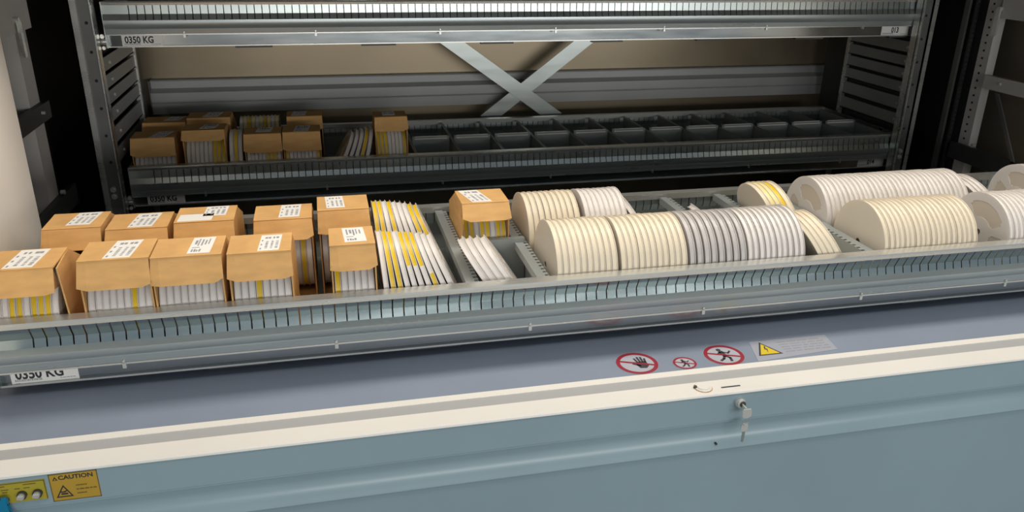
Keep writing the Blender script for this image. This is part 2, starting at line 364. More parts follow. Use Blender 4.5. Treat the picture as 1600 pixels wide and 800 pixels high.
def tape_mesh(name, m_, r=0.0866, wd=0.0090, arc=None):
    bm = bmesh.new(); n = 40
    A = [[bm.verts.new((x, rr * math.cos(2 * math.pi * i / n), rr * math.sin(2 * math.pi * i / n))) for i in range(n)] for x, rr in ((-wd / 2, 0.026), (-wd / 2, r), (wd / 2, r), (wd / 2, 0.026))]
    for k in range(4):
        for i in range(n): bm.faces.new((A[k][i], A[k][(i + 1) % n], A[(k + 1) % 4][(i + 1) % n], A[(k + 1) % 4][i])).material_index = (1, 0, 1, 1)[k]
    if arc:                                            # wound with a second colour over part of the rim
        for f in bm.faces:
            c = f.calc_center_median(); a = math.degrees(math.atan2(c.z, -c.y))
            if f.material_index == 0 and arc[0] < a < arc[1]: f.material_index = 2
    bmesh.ops.recalc_face_normals(bm, faces=bm.faces)
    me = bpy.data.meshes.new(name); bm.to_mesh(me); bm.free(); me.materials.append(M[m_]); me.materials.append(M['tape_side']); me.materials.append(M['yellow_tape'])
    for p in me.polygons: p.use_smooth = True
    me.set_sharp_from_angle(angle=R(40)); return me
FM = {k: flange_mesh('reel_flange_' + k, k + '_flange', k != 'cream') for k in ('cream', 'white', 'grey')}
TM = {k: tape_mesh('reel_tape_' + k, k + '_tape') for k in ('cream', 'white', 'grey', 'yellow', 'pale_yellow')}
TM['half_yellow'] = tape_mesh('reel_tape_half_yellow', 'white_tape', arc=(38, 110)); TM['low_yellow'] = tape_mesh('reel_tape_low_yellow', 'white_tape', arc=(-30, 28))
nreel = [0]
ORD = ('first second third fourth fifth sixth seventh eighth ninth tenth eleventh twelfth thirteenth fourteenth fifteenth sixteenth seventeenth eighteenth nineteenth '
       'twentieth twenty-first twenty-second twenty-third twenty-fourth twenty-fifth twenty-sixth twenty-seventh twenty-eighth twenty-ninth thirtieth').split()
def which(i, n, label):
    noun, place = label.split(' | ')
    if n == 1: return noun + ' ' + place
    return ('leftmost %s %s' if i == 0 else 'rightmost %s %s' if i == n - 1 else ORD[i] + ' %s from the left %s') % (noun, place)
def reel(loc, label, group, fl='white', tp=None, lean=0.0, spin=None, yaw=0.0, wd=RW, rs=1.0, sx=1.0):
    tp = tp or fl
    o = bpy.data.objects.new('tape_reel', TM[tp]); COL.objects.link(o)
    spin = random.uniform(0, 2 * math.pi) if spin is None else spin
    o.matrix_world = Matrix.Translation(loc) @ Matrix.Rotation(yaw, 4, 'Z') @ Matrix.Rotation(lean, 4, 'Y') @ Matrix.Rotation(spin, 4, 'X') @ Matrix.Diagonal((sx, rs, rs, 1))
    tag(o, label, 'reel', group)
    for s in (-1, 1):
        c = bpy.data.objects.new('flange', FM[fl]); COL.objects.link(c); c.parent = o; c.location = (s * (wd / 2 - 0.0009), 0, 0)
        if fl != tp: c['label'] = fl + ' plastic flange'
    nreel[0] += 1
    return o
def stack(x0, x1, n, yo, label, group, fl, tp=None, yb=Y1, zb=Z1, jit=0.0012, dz=0.0):
    for i in range(n):
        x = x0 + (i + 0.5) * (x1 - x0) / n
        t_ = tp[i % len(tp)] if isinstance(tp, (list, tuple)) else tp
        reel((x, yb + yo + random.uniform(-jit, jit), zb + FL + RR + 0.0008 + dz + random.uniform(0, jit)), which(i, n, label), group, fl, t_, 0, 0.55 if i == 0 else None)
def leaning(f0, degs, yo, label, group, fl, tps, yb=Y1, zb=Z1, sx=1.0):
    """discs leaning one against the next; f0 = where the first disc's plane meets the tray floor"""
    for i, dg in enumerate(degs):
        a = R(dg)
        if i: f0 += (RW * sx + 0.0002 + 2 * RR * math.sin(abs(a - R(degs[i - 1])))) / math.cos(R(degs[i - 1]))
        zc = zb + FL + RR * math.cos(a) + RW / 2 * abs(math.sin(a)) + 0.001
        reel((f0 + (zc - zb - FL) * math.tan(a), yb + yo, zc), which(i, len(degs), label), group, fl, tps[i % len(tps)], a, 0.0 if 'half' in tps[i % len(tps)] or 'low' in tps[i % len(tps)] else None, sx=sx)
YF, YB = 0.1155, 0.2995   # disc centres of the front and back rows

stack(0.394, 0.508, 9, YB, 'cream reel | in the back-row stack right of the lone carton', 'cream reels in the back row', 'cream')
stack(0.519, 0.612, 8, YB, 'whitish reel | in the short back-row stack before the empty compartment', 'whitish reels before the empty compartment', 'white')
stack(0.402, 0.522, 10, YF, 'cream reel | in the first front-row reel stack', 'leftmost cream stack of the front row', 'cream')
stack(0.528, 0.664, 11, YF, 'cream reel | in the second front-row stack, before the grey ones', 'second cream stack of the front row', 'cream')
stack(0.668, 0.790, 8, YF, 'greyish reel | in the gappy front-row stack after the cream ones', 'greyish reels with dark gaps', 'grey')
stack(0.792, 0.918, 10, YF, 'greyish reel | in the tight front stack left of the divider', 'tight greyish reels left of the divider', 'grey', 'white')
stack(1.084, 1.460, 30, YB, 'white reel | in the long back-row stack right of the divider', 'long white stack of the back row', 'white')
stack(1.098, 1.322, 18, YF, 'cream reel | in the front stack right of the divider', 'cream stack right of the divider', 'cream')
stack(1.402, 1.590, 15, YF, 'white reel | in the front stack at the right picture edge', 'front white stack at the right edge', 'white')
stack(1.668, 1.770, 8, YB, 'white reel | in the back stack at the right picture edge', 'back white stack at the right edge', 'white')
# fans of reels leaning left
leaning(0.0930, [-4 - 2.25 * i for i in range(10)], YF, 'leaning reel | in the front fan beside the narrow carton', 'leaning fan of reels in the front row', 'white',
        ['white', 'yellow', 'yellow', 'white', 'half_yellow', 'half_yellow', 'half_yellow', 'low_yellow', 'white', 'white'], sx=0.82)
leaning(0.0945, [-3 - 2.6 * i for i in range(9)], YB - 0.002, 'leaning reel | in the rear fan beside the tall carton', 'leaning fan of reels in the back row', 'white',
        ['yellow', 'yellow', 'white', 'half_yellow', 'white', 'white', 'white', 'half_yellow', 'yellow'], sx=0.82)
leaning(0.3370, [-34.0] * 4, YF, 'steeply leaning white reel | in front of the grey partition', 'white reels in front of the grey partition', 'white', ['white'])
leaning(1.0070, [-27.0] * 4, YF, 'leaning cream reel | between the greyish front stack and the divider', 'leaning cream reels by the divider', 'cream', ['cream'])
leaning(0.9960, [-19.0] * 5, YB, 'leaning pale yellow reel | behind the greyish front stack', 'leaning pale yellow reels', 'cream', ['cream', 'pale_yellow', 'pale_yellow', 'yellow', 'cream'])
leaning(0.704, [-28.0], YB, 'translucent reel leaning | at the left end of the empty compartment', None, 'white', ['white'])
leaning(1.5780, [-30.0] * 3, YB + 0.006, 'leaning white reel | between the two white back stacks', 'loose leaning reels at the right', 'white', ['white'])
leaning(0.9350, [-48.0], YB - 0.005, 'lone translucent reel | lying low behind the greyish stack', None, 'white', ['white'])
# ------------------------------------------------------------------ cartons
def carton(x0, x1, yo, zt, zf, label, lab, yb=Y1, zb=Z1, fill=None, fill_label=None, flare=0.0, extra=None, dz=0.0, gap=(0.0, 0.0)):
    """open-fronted reel carton: body with sloped rear, lid, hanging flap, side gussets and an address label"""
    y = yb + yo
    root = tag(empty('reel_carton', ((x0 + x1) / 2, y + 0.095, zb + FL)), label, 'carton', 'brown reel cartons')
    inv = Matrix.Translation(-root.location); t = 0.0026
    def L(name, bm, mats, smooth=False, par=None):
        bmesh.ops.transform(bm, matrix=inv, verts=bm.verts) if par is None else None
        return link(name, bm, mats, par or root, smooth)
    zl = zb + zt; zb0 = zb + FL + 0.0006
    side = [(y - 0.006, zb0), (y - 0.006, zb + zf - 0.004), (y, zl - t), (y + 0.088, zl - t), (y + 0.176, zb + 0.030), (y + 0.178, zb0)]
    bm = bmesh.new(); vs = prism(bm, side, x0, x0 + t); vs2 = prism(bm, side, x1 - t, x1)
    if flare:                                        # right side panel bent outwards towards the front
        for v in vs2:
            k = max(0.0, (y + 0.10 - v.co.y) / 0.11); v.co.x += flare * k * (0.35 + 0.65 * max(0, min(1, (zl - v.co.z) / 0.12)))
    prism(bm, [(y - 0.006, zb0), (y + 0.174, zb0), (y + 0.174, zb0 + t), (y - 0.006, zb0 + t)], x0 + t, x1 - t)
    prism(bm, sheet([(y + 0.178, zb0 + t), (y + 0.176, zb + 0.030), (y + 0.089, zl - t)], -t), x0 + t, x1 - t)
    L('carton_body', bm, 'cardboard')
    bm = bmesh.new(); prism(bm, [(y - 0.001, zl), (y + 0.089, zl), (y + 0.089, zl - t), (y + 0.001, zl - t)], x0 - 0.0006, x1 + 0.0006)
    lid = L('lid', bm, 'cardboard')
    fy, fz = y - 0.024, zb + zf; bm = bmesh.new(); j = random.uniform(-0.003, 0.003)
    q = [(x0 - 0.002, fy + 0.004, fz + 0.004 + j), (x0 + 0.014, fy, fz), (x1 - 0.012, fy, fz), (x1 + 0.002, fy + 0.003, fz + 0.004 - j)]
    top = [(x0, y, zl), (x0 + 0.012, y, zl), (x1 - 0.012, y, zl), (x1, y, zl)]
    nrm = Vector((0, -(zl - fz), -(y - fy))).normalized() * t
    A = [bm.verts.new(p) for p in q]; Bv = [bm.verts.new(p) for p in top]
    A2 = [bm.verts.new(Vector(p) - nrm) for p in q]; B2 = [bm.verts.new(Vector(p) - nrm) for p in top]
    for i in range(3):
        bm.faces.new((A[i], A[i + 1], Bv[i + 1], Bv[i])); bm.faces.new((A2[i + 1], A2[i], B2[i], B2[i + 1]))
        bm.faces.new((A[i + 1], A[i], A2[i], A2[i + 1])); bm.faces.new((Bv[i], Bv[i + 1], B2[i + 1], B2[i]))
    bm.faces.new((A[0], Bv[0], B2[0], A2[0])); bm.faces.new((A[3], A2[3], B2[3], Bv[3]))
    bmesh.ops.transform(bm, matrix=inv, verts=bm.verts); link('flap', bm, 'cardboard', lid)
    for xs, s in ((x0, 1), (x1, -1)):                # triangular gussets folded at the flap ends
        bm = bmesh.new(); A = [(xs, y + 0.0005, zl - 0.004), (xs - s * 0.0005, fy + 0.006, fz + 0.006), (xs, y + 0.012, zb + zf)]
        a = [bm.verts.new(p) for p in A]; b = [bm.verts.new((p[0] + s * 0.0022, p[1], p[2])) for p in A]
        bm.faces.new(a); bm.faces.new(b[::-1])
        for i in range(3): bm.faces.new((a[i], b[i], b[(i + 1) % 3], a[(i + 1) % 3]))
        L('gusset', bm, 'cardboard_edge')
    # label on the lid
    for k, (u0, u1, v0, v1, sk) in enumerate([lab] + ([extra] if extra else [])):
        wd = x1 - x0; f = Flat(); a, b = u0 * wd, u1 * wd; c, d = v0, v1; W_ = b - a; H_ = d - c
        def P(u, v): return (a + u * W_ + sk * v * H_ , c + v * H_)
        def Q(u0, u1, v0, v1, z0, z1, mi): f.poly([P(u0, v0), P(u1, v0), P(u1, v1), P(u0, v1)], z0, z1, mi)
        Q(0, 1, 0, 1, 0.0001, 0.0005, 0)
        rn = random.Random(int((x0 + 2) * 1000) + k)
        if k == 0:
            if rn.random() < 0.5:
                for i, (p, w_) in enumerate(((0.30, 0.12), (0.56, 0.10), (0.78, 0.13))):
                    for r_ in range(7): Q(p, p + w_, 0.14 + r_ * 0.07, 0.14 + r_ * 0.07 + rn.uniform(0.02, 0.05), 0.0005, 0.0008, 1)
                for u in (0.22, 0.38, 0.60, 0.75): Q(u, u + rn.uniform(0.08, 0.14), 0.76, 0.86, 0.0005, 0.0008, 1)
                for v in (0.1, 0.35, 0.6): Q(0.08, 0.15, v, v + 0.08, 0.0005, 0.0008, 1)
            else:
                for i in range(5): Q(0.16 + 0.15 * i, 0.16 + 0.15 * i + rn.uniform(0.05, 0.11), rn.uniform(0.42, 0.6), rn.uniform(0.78, 0.92), 0.0005, 0.0008, 1)
                for i in range(4): Q(0.14 + 0.11 * i, 0.14 + 0.11 * i + rn.uniform(0.05, 0.09), 0.10, rn.uniform(0.18, 0.26), 0.0005, 0.0008, 1)
                Q(0.12, 0.45, 0.34, 0.37, 0.0005, 0.0008, 1)
        o = f.done('address_label', ['paper', 'grey_ink'], inv @ frame((x0, y, zl), (1, 0, 0), (0, 1, 0)), root); o['label'] = 'white printed label'
    if fill:
        a, b = x0 + 0.004 + gap[0], x1 - 0.004 - gap[1]
        n = len(fill); rs = min(0.925, (zt - 0.016 - FL - dz) / (2 * RR))
        for i, (fl, tp) in enumerate(fill):
            reel((a + (i + 0.5) * (b - a) / n, y - 0.0035 + RR * rs + random.uniform(0, 0.002), zb + FL + RR * rs + 0.0045 + dz), which(i, n, fill_label), 'reels ' + fill_label.split(' | ')[1], fl, tp, 0, None, 0, min(RW, (b - a) / n - 0.0002), rs)
w_, y_, g_ = ('white', 'white'), ('white', 'yellow'), ('grey', 'white')
FY, BY = 0.030, 0.240
carton(-0.548, -0.4435, FY, 0.083, 0.044, 'brown carton at the left picture edge, right side bulging open', (0.27, 0.70, 0.002, 0.086, 0.08), fill=[w_, w_, y_, y_, w_, y_, y_, y_, w_], fill_label='reel | inside the leftmost front carton', flare=0.020)
carton(-0.4075, -0.2993, FY, 0.0892, 0.046, 'brown front carton with barcode label, second from the left', (0.34, 0.73, 0.002, 0.086, 0.10), fill=[w_, w_, w_, w_, w_, w_, y_, w_, w_], fill_label='reel | inside the second front carton')
carton(-0.2969, -0.1857, FY, 0.0866, 0.0445, 'brown front carton packed with pale reels, third from the left', (0.50, 0.83, 0.008, 0.084, 0.05), fill=[w_] * 9, fill_label='pale reel | inside the third front carton')
carton(-0.1767, -0.0729, FY, 0.0847, 0.043, 'creased front carton left of the loose yellow reels', (0.47, 0.81, 0.004, 0.080, 0.05), fill=[w_, w_, w_, y_, w_, w_, w_, w_], fill_label='reel | inside the creased fourth front carton')
carton(-0.0077, 0.0696, FY, 0.0874, 0.048, 'narrow brown front carton left of the leaning reels', (0.34, 0.83, 0.012, 0.084, -0.05), fill=[y_, w_, w_, w_, w_, w_], fill_label='reel | inside the narrow front carton')
carton(-0.5187, -0.4195, BY, 0.0755, 0.040, 'back-row carton next to the white jamb', (0.36, 0.78, 0.016, 0.088, 0.12))
carton(-0.4123, -0.3045, BY, 0.0680, 0.034, 'back-row carton, second from the white jamb', (0.34, 0.74, 0.006, 0.084, 0.10))
carton(-0.2917, -0.1844, BY, 0.0740, 0.036, 'battered back-row carton with a wide white label', (0.45, 0.84, 0.030, 0.087, 0.05), extra=(0.04, 0.62, 0.002, 0.044, 0.05))
carton(-0.1479, -0.0390, BY, 0.0690, 0.033, 'back-row carton right of the battered one, set apart by a gap', (0.42, 0.78, 0.010, 0.086, 0.05), fill=[w_, w_, w_, w_, w_, w_, w_, y_, w_], fill_label='reel | inside the back-row carton behind the creased one')
carton(-0.0269, 0.0717, BY, 0.0818, 0.040, 'tall back-row carton behind the narrow front carton', (0.18, 0.54, 0.012, 0.086, -0.04), fill=[w_] * 8, fill_label='white reel | inside the tall back-row carton')
carton(0.2585, 0.3560, BY, 0.0790, 0.047, 'lone brown carton between dividers behind the grey partition', (0.24, 0.66, 0.004, 0.087, -0.22), fill=[y_, y_, w_, y_, y_, w_, y_, y_], fill_label='reel | inside the lone carton between dividers')
# cartons and reels in the dim tray behind
K = dict(yb=Y2, zb=Z2)
carton(-0.5430, -0.4255, FY, 0.0770, 0.028, 'dim brown carton at the left end of the rear tray', (0.40, 0.75, 0.01, 0.080, 0.3), fill=[w_] * 9, fill_label='pale reel | inside the dim leftmost rear-tray carton', **K)
carton(-0.4030, -0.2870, FY, 0.0930, 0.068, 'dim dark-lidded carton of white and yellow reels in the rear tray', (0.38, 0.75, 0.03, 0.080, 0.2), fill=[w_, w_, w_, w_, w_, w_, y_, y_, y_], fill_label='reel | inside the dim dark-lidded rear-tray carton', **K)
carton(-0.2355, -0.1300, FY, 0.0772, 0.027, 'dim front carton below the yellow reels in the rear tray', (0.30, 0.72, 0.03, 0.085, 0.1), fill=[w_, w_, w_, w_, w_, y_, y_, y_, w_], fill_label='reel | inside the dim carton below the yellow reels', **K)
carton(-0.1254, -0.0175, FY, 0.0788, 0.027, 'dim front carton left of the leaning reels in the rear tray', (0.28, 0.68, 0.01, 0.085, 0.1), fill=[y_, w_, w_, w_, w_, w_, w_, w_, y_], fill_label='reel | inside the dim carton left of the leaning reels', **K)
carton(0.1455, 0.2430, 0.040, 0.1120, 0.074, 'dim tall carton beside the empty compartments of the rear tray', (0.26, 0.66, 0.03, 0.087, 0.0), fill=[y_, y_, y_, w_, w_, w_, w_, y_], fill_label='reel | inside the dim tall rear-tray carton', dz=0.012, **K)
carton(-0.5480, -0.4225, BY, 0.0748, 0.030, 'dim back carton behind the leftmost one in the rear tray', (0.45, 0.80, 0.03, 0.085, 0.3), **K)
carton(-0.4180, -0.2900, BY, 0.0850, 0.040, 'dim back carton under the beam, behind the dark-lidded carton', (0.34, 0.70, 0.02, 0.085, 0.2), **K)
carton(-0.1186, -0.0093, BY, 0.0800, 0.040, 'dim back carton right of the yellow reels in the rear tray', (0.12, 0.52, 0.02, 0.085, 0.1), **K)
stack(-0.2645, -0.1440, 10, YB, 'yellowish reel | standing behind a carton in the rear tray', 'yellowish reels at the back of the rear tray', 'cream', ['white', 'pale_yellow', 'yellow', 'pale_yellow'], **K)
stack(-0.2800, -0.2430, 3, YF, 'dim upright reel | between two front cartons of the rear tray', 'upright dim reels in the rear tray', 'white', ['white', 'yellow', 'white'], **K)
leaning(-0.0040, [28 - 3.0 * i for i in range(5)], 0.112, 'dim right-leaning reel | beside the tall rear-tray carton', 'leaning reels in the rear tray', 'white', ['white', 'white', 'white', 'yellow', 'white', 'white'], **K)

# ------------------------------------------------------------------ frame behind the trays
def post(label, x0, x1, edge_left):
    y0, y1 = 2.362, 2.398
    root = tag(empty('guide_post', ((x0 + x1) / 2, y1, 0)), label, 'post'); inv = Matrix.Translation(-root.location)
    def L(n, bm, mt, sm=False): bmesh.ops.transform(bm, matrix=inv, verts=bm.verts); return link(n, bm, mt, root, sm)
    e = 0.018
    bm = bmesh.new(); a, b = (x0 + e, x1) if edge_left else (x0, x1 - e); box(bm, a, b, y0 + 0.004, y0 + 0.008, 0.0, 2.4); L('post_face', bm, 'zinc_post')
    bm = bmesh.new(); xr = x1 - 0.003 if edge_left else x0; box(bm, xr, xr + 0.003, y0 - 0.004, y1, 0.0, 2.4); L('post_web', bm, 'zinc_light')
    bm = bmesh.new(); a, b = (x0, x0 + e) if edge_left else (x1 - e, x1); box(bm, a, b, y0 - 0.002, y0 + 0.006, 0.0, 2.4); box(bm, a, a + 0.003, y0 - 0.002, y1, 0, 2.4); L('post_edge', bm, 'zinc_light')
    c = (x0 + e + x1) / 2 if edge_left else (x0 + x1 - e) / 2
    for z in [0.86 + 0.0745 * i for i in range(9)]:
        bm = bmesh.new(); cyl(bm, (c, y0 + 0.0035, z), (0, 1, 0), 0.0042, 0.001, 12); L('bolt_hole', bm, 'black')
    for z in (0.838, 0.858):
        bm = bmesh.new(); cyl(bm, (c - 0.004, y0 - 0.002, z), (0, 1, 0), 0.0085, 0.010, 6); cyl(bm, (c - 0.004, y0 - 0.008, z), (0, 1, 0), 0.005, 0.008, 10); L('bolt', bm, 'bolt')
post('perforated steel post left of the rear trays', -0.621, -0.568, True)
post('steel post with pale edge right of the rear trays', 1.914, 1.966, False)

def side_frame(label, xi, s, holes):
    """uprights, rails and braces of the cabinet side; xi = inner plane, s = direction outwards"""
    root = tag(empty('side_frame', (xi + s * 0.03, 2.3, 0)), label, 'frame'); inv = Matrix.Translation(-root.location)
    def L(n, bm, mt, lb=None, sm=False):
        bmesh.ops.transform(bm, matrix=inv, verts=bm.verts); o = link(n, bm, mt, root, sm)
        if lb: o['label'] = lb
        return o
    def X(a, b): return sorted((xi + s * a, xi + s * b))
    bm = bmesh.new(); box(bm, *X(0.02, 0.05), 2.075 if s < 0 else 2.185, 2.148 if s < 0 else 2.232, 0.0, 2.4); L('upright', bm, 'frame_paint')
    bm = bmesh.new(); box(bm, *X(0.03, 0.06), 1.90, 1.95, 0.0, 2.4); L('upright', bm, 'dark_steel')  # dark steel stands in for the dimness inside the frame
    bm = bmesh.new(); box(bm, *X(0.012, 0.024), 1.81, 2.17, 1.318, 1.62); L('gusset_plate', bm, 'frame_paint', 'pale grey plate across the top')
    bm = bmesh.new(); box(bm, *X(0.006, 0.02), 1.81, 2.17, 1.106, 1.147); L('rail', bm, 'dark_steel' if s < 0 else 'frame_paint')
    bm = bmesh.new(); box(bm, *X(0.006, 0.02), 1.81, 2.25, 0.862, 0.915); L('rail', bm, 'dark_steel')
    bm = bmesh.new(); cyl(bm, (xi + s * 0.004, 2.13 if s < 0 else 2.15, 0.925), (1, 0, 0), 0.006, 0.01, 10); cyl(bm, (xi + s * 0.004, 2.10, 1.13), (1, 0, 0), 0.004, 0.01, 10); L('bolt', bm, 'bolt')
    bm = bmesh.new(); hy = 2.06 if s < 0 else 2.17; cyl(bm, (xi + s * 0.008, hy, 1.345), (1, 0, 0), 0.007, 0.014, 12); box(bm, *X(0.000, 0.006), hy - 0.008, hy + 0.008, 1.265, 1.345); L('hook', bm, 'bolt' if s > 0 else 'zinc_light')
    return root, L, X
r_, L, X = side_frame('grey steel side frame behind the white jamb', -0.645, -1, False)
bm = bmesh.new(); box(bm, -0.74, -0.735, 1.95, 2.40, 0.0, 2.4); L('dark_void_sheet', bm, 'black')  # black sheet stands in for the unlit void beside the post
r_, L, X = side_frame('grey side frame with perforated upright at the right edge', 2.020, 1, True)
for i in range(24):
    bm = bmesh.new(); box(bm, 2.0385, 2.0402, 2.207, 2.213, 0.86 + 0.0235 * i, 0.866 + 0.0235 * i); L('upright_hole', bm, 'black')
bm = bmesh.new()
v = [(2.026, 2.10, 1.10), (2.026, 2.115, 1.10), (2.026, 1.985, 0.90), (2.026, 1.97, 0.90)]
A = [bm.verts.new(p) for p in v]; Bq = [bm.verts.new((p[0] + 0.004, p[1], p[2])) for p in v]
bm.faces.new(A); bm.faces.new(Bq[::-1])
for i in range(4): bm.faces.new((A[i], Bq[i], Bq[(i + 1) % 4], A[(i + 1) % 4]))
L('diagonal_brace', bm, 'zinc_post')
bm = bmesh.new(); box(bm, 2.026, 2.034, 2.295, 2.315, 0.0, 2.4); L('chain_guide', bm, 'zinc_post')
bm = bmesh.new(); box(bm, 2.042, 2.046, 2.20, 2.55, 0.0, 2.4); L('dark_void_sheet', bm, 'black')  # black sheet stands in for the unlit void behind the chain
# drive chain beside the perforated upright
ch = tag(empty('drive_chain', (2.032, 2.268, 0.7)), 'dark roller chain between the guide strip and perforated upright', 'chain')
link_me = None
for i in range(52):
    if link_me is None:
        bm = bmesh.new(); box(bm, -0.004, -0.002, -0.005, 0.005, -0.007, 0.007); box(bm, 0.002, 0.004, -0.005, 0.005, -0.007, 0.007); cyl(bm, (0, 0, 0), (1, 0, 0), 0.004, 0.009, 8)
        o = link('chain_link', bm, 'dark_steel', ch); link_me = o.data
    else:
        o = bpy.data.objects.new('chain_link', link_me); COL.objects.link(o); o.parent = ch
    o.location = (0, 0, 0.0150 * i)

def guide_rack(label, xi, s, zs):
    root = tag(empty('guide_rack', (xi, 2.6, 0)), label, 'rack'); inv = Matrix.Translation(-root.location)
    def L(n, bm, mt): bmesh.ops.transform(bm, matrix=inv, verts=bm.verts); return link(n, bm, mt, root)
    a, b = sorted((xi, xi + s * 0.004))
    for z0, z1 in zs:
        bm = bmesh.new(); box(bm, a, b, 2.405, 2.80, z0, z1); a2, b2 = sorted((xi, xi + s * 0.016)); box(bm, a2, b2, 2.405, 2.80, z0, z0 + 0.003); L('rack_rail', bm, 'beam')
        zc = (z0 + z1) / 2
        bm = bmesh.new(); cyl(bm, (xi - s * 0.001, 2.475, zc), (1, 0, 0), 0.005, 0.006, 10); L('rack_bolt', bm, 'bolt')
    bm = bmesh.new(); a, b = sorted((xi - s * 0.004, xi + s * 0.012)); box(bm, a, b, 2.800, 2.815, 0.0, 2.4); L('rack_post', bm, 'zinc_light')
    bm = bmesh.new(); a, b = sorted((xi + s * 0.018, xi + s * 0.021)); box(bm, a, b, 2.40, 2.97, 0.0, 2.4); L('rack_back', bm, 'dark_steel')
ZS = [(1.171, 1.210), (1.126, 1.163), (1.083, 1.120), (1.036, 1.074), (0.976, 1.022), (0.922, 0.964)]
guide_rack('dim stack of side rails left of the rear trays', -0.572, -1, ZS)
guide_rack('dim stack of side rails right of the rear trays', 1.974, 1, ZS)

# rear beam
bw = tag(empty('rear_beam', (0.7, 3.05, 0.93)), 'long grey two-step beam behind the rear tray', 'beam'); inv = Matrix.Translation(-bw.location)
bm = bmesh.new(); prism(bm, [(3.030, 0.927), (3.030, 0.962), (3.034, 0.965), (3.030, 0.968), (3.030, 1.000), (3.058, 1.012), (3.058, 1.036), (3.062, 1.040), (3.098, 1.040), (3.098, 0.927)], -0.585, 2.07)
bmesh.ops.transform(bm, matrix=inv, verts=bm.verts); link('beam_profile', bm, 'beam', bw)
for xe in (-0.588, 2.07):
    bm = bmesh.new(); box(bm, xe, xe + 0.003, 3.028, 3.098, 0.925, 1.042); bmesh.ops.transform(bm, matrix=inv, verts=bm.verts); link('end_cap', bm, 'zinc_post', bw)
# crossed flat braces
xb = tag(empty('cross_brace', (0.71, 2.95, 0.87)), 'crossed flat steel braces in front of the rear beam', 'brace'); inv = Matrix.Translation(-xb.location)
def XL_(n, bm, mt): bmesh.ops.transform(bm, matrix=inv, verts=bm.verts); return link(n, bm, mt, xb)
bm = bmesh.new(); seg(bm, (0.866, 2.946, 0.880), (0.4683, 2.946, 1.165), 0.052, 0.004); seg(bm, (0.4683, 2.946, 1.165), (-0.35, 2.946, 1.751), 0.052, 0.004); XL_('brace_strip', bm, 'zinc')
bm = bmesh.new(); seg(bm, (0.582, 2.952, 0.880), (0.9485, 2.952, 1.158), 0.050, 0.004); seg(bm, (0.9485, 2.952, 1.158), (1.75, 2.952, 1.766), 0.050, 0.004); XL_('brace_strip', bm, 'zinc')
for x0, x1 in ((0.535, 0.645), (0.815, 0.925)):
    bm = bmesh.new(); box(bm, x0, x1, 2.930, 2.975, 0.872, 0.876); box(bm, x0, x1, 2.955, 2.958, 0.80, 0.876); XL_('foot_plate', bm, 'zinc')

# ------------------------------------------------------------------ signs, lock, stickers
CZ = TZ + 0.0002
def barred(fl, cx, cy, r, ang):
    fl.disc(cx, cy, r, 0, 0.0003, 0, 48)
    return fl
# raised-hand prohibition sign
def sign_hand():
    r = 0.0395; f = Flat(); f.disc(0, 0, r, 0, 0.0003, 0, 48); f.ring(0, 0, r * 0.80, r * 0.985, 0.0003, 0.0006, 1, 48)
    k = r / 0.04
    f.poly([(x * k, y * k) for x, y in ((0.000, -0.018), (0.012, -0.020), (0.019, -0.012), (0.019, 0.004), (0.000, 0.004), (-0.003, -0.006))], 0.0003, 0.0005, 2)
    for a, b in (((0.002, 0.003), (0.000, 0.017)), ((0.0072, 0.003), (0.0068, 0.021)), ((0.0122, 0.003), (0.0132, 0.020)), ((0.0168, 0.002), (0.019, 0.014)), ((0.003, -0.010), (-0.008, -0.001))):
        f.stroke([(a[0] * k, a[1] * k), (b[0] * k, b[1] * k)], 0.0042 * k, 0.0003, 0.0005, 2)
    c, s = math.cos(R(-22)), math.sin(R(-22)); f.stroke([(-0.78 * r * c, -0.78 * r * s), (0.78 * r * c, 0.78 * r * s)], r * 0.13, 0.0005, 0.0007, 1)
    return f
def sign_walker(r, legs):
    f = Flat(); k = r / 0.038; f.disc(0, 0, r, 0, 0.0003, 0, 48); f.ring(0, 0, r * 0.80, r * 0.985, 0.0003, 0.0006, 1, 48)
    def S(p, wd): f.stroke([(x * k, y * k) for x, y in p], wd * k, 0.0003, 0.0005, 2)
    f.disc(-0.002 * k, 0.0195 * k, 0.0046 * k, 0.0003, 0.0005, 2, 18)
    S([(-0.001, 0.012), (0.001, -0.003)], 0.0095); S([(0.001, -0.003), (0.007, -0.012), (0.005, -0.023)], 0.0052); S([(0.000, -0.003), (-0.006, -0.013), (-0.014, -0.019)], 0.0050)
    S([(-0.002, 0.011), (-0.012, 0.004), (-0.018, 0.008)], 0.0038); S([(0.002, 0.011), (0.011, 0.005), (0.017, 0.012)], 0.0038)
    c, s = math.cos(R(-22)), math.sin(R(-22)); f.stroke([(-0.80 * r * c, -0.80 * r * s), (0.80 * r * c, 0.80 * r * s)], r * 0.13, 0.0005, 0.0007, 1)
    return f
SG = ['white_film', 'red', 'ink']
def place(f, name, mats, o, label, cat, group=None, u=(1, 0, 0), v=(0, 1, 0)):
    mt = frame(o, u, v); ob = f.done(name, mats, Matrix.Identity(4)); ob.matrix_world = mt
    return tag(ob, label, cat, group)
place(sign_hand(), 'prohibition_sign', SG, (0.5288, 1.2232, CZ), 'round red prohibition sign with a black raised hand', 'sign')
place(sign_walker(0.0222, 0), 'prohibition_sign', SG, (0.6160, 1.2065, CZ), 'smallest round red no-entry sign with a walking figure', 'sign')
place(sign_walker(0.0385, 0), 'prohibition_sign', SG, (0.7015, 1.2204, CZ), 'large round red sign with a black stepping figure', 'sign')
f = Flat(); f.poly([(-0.008, -0.006), (0.167, 0.008), (0.176, 0.066), (0.012, 0.068), (0.006, 0.050)][:4], 0, 0.0003, 0)
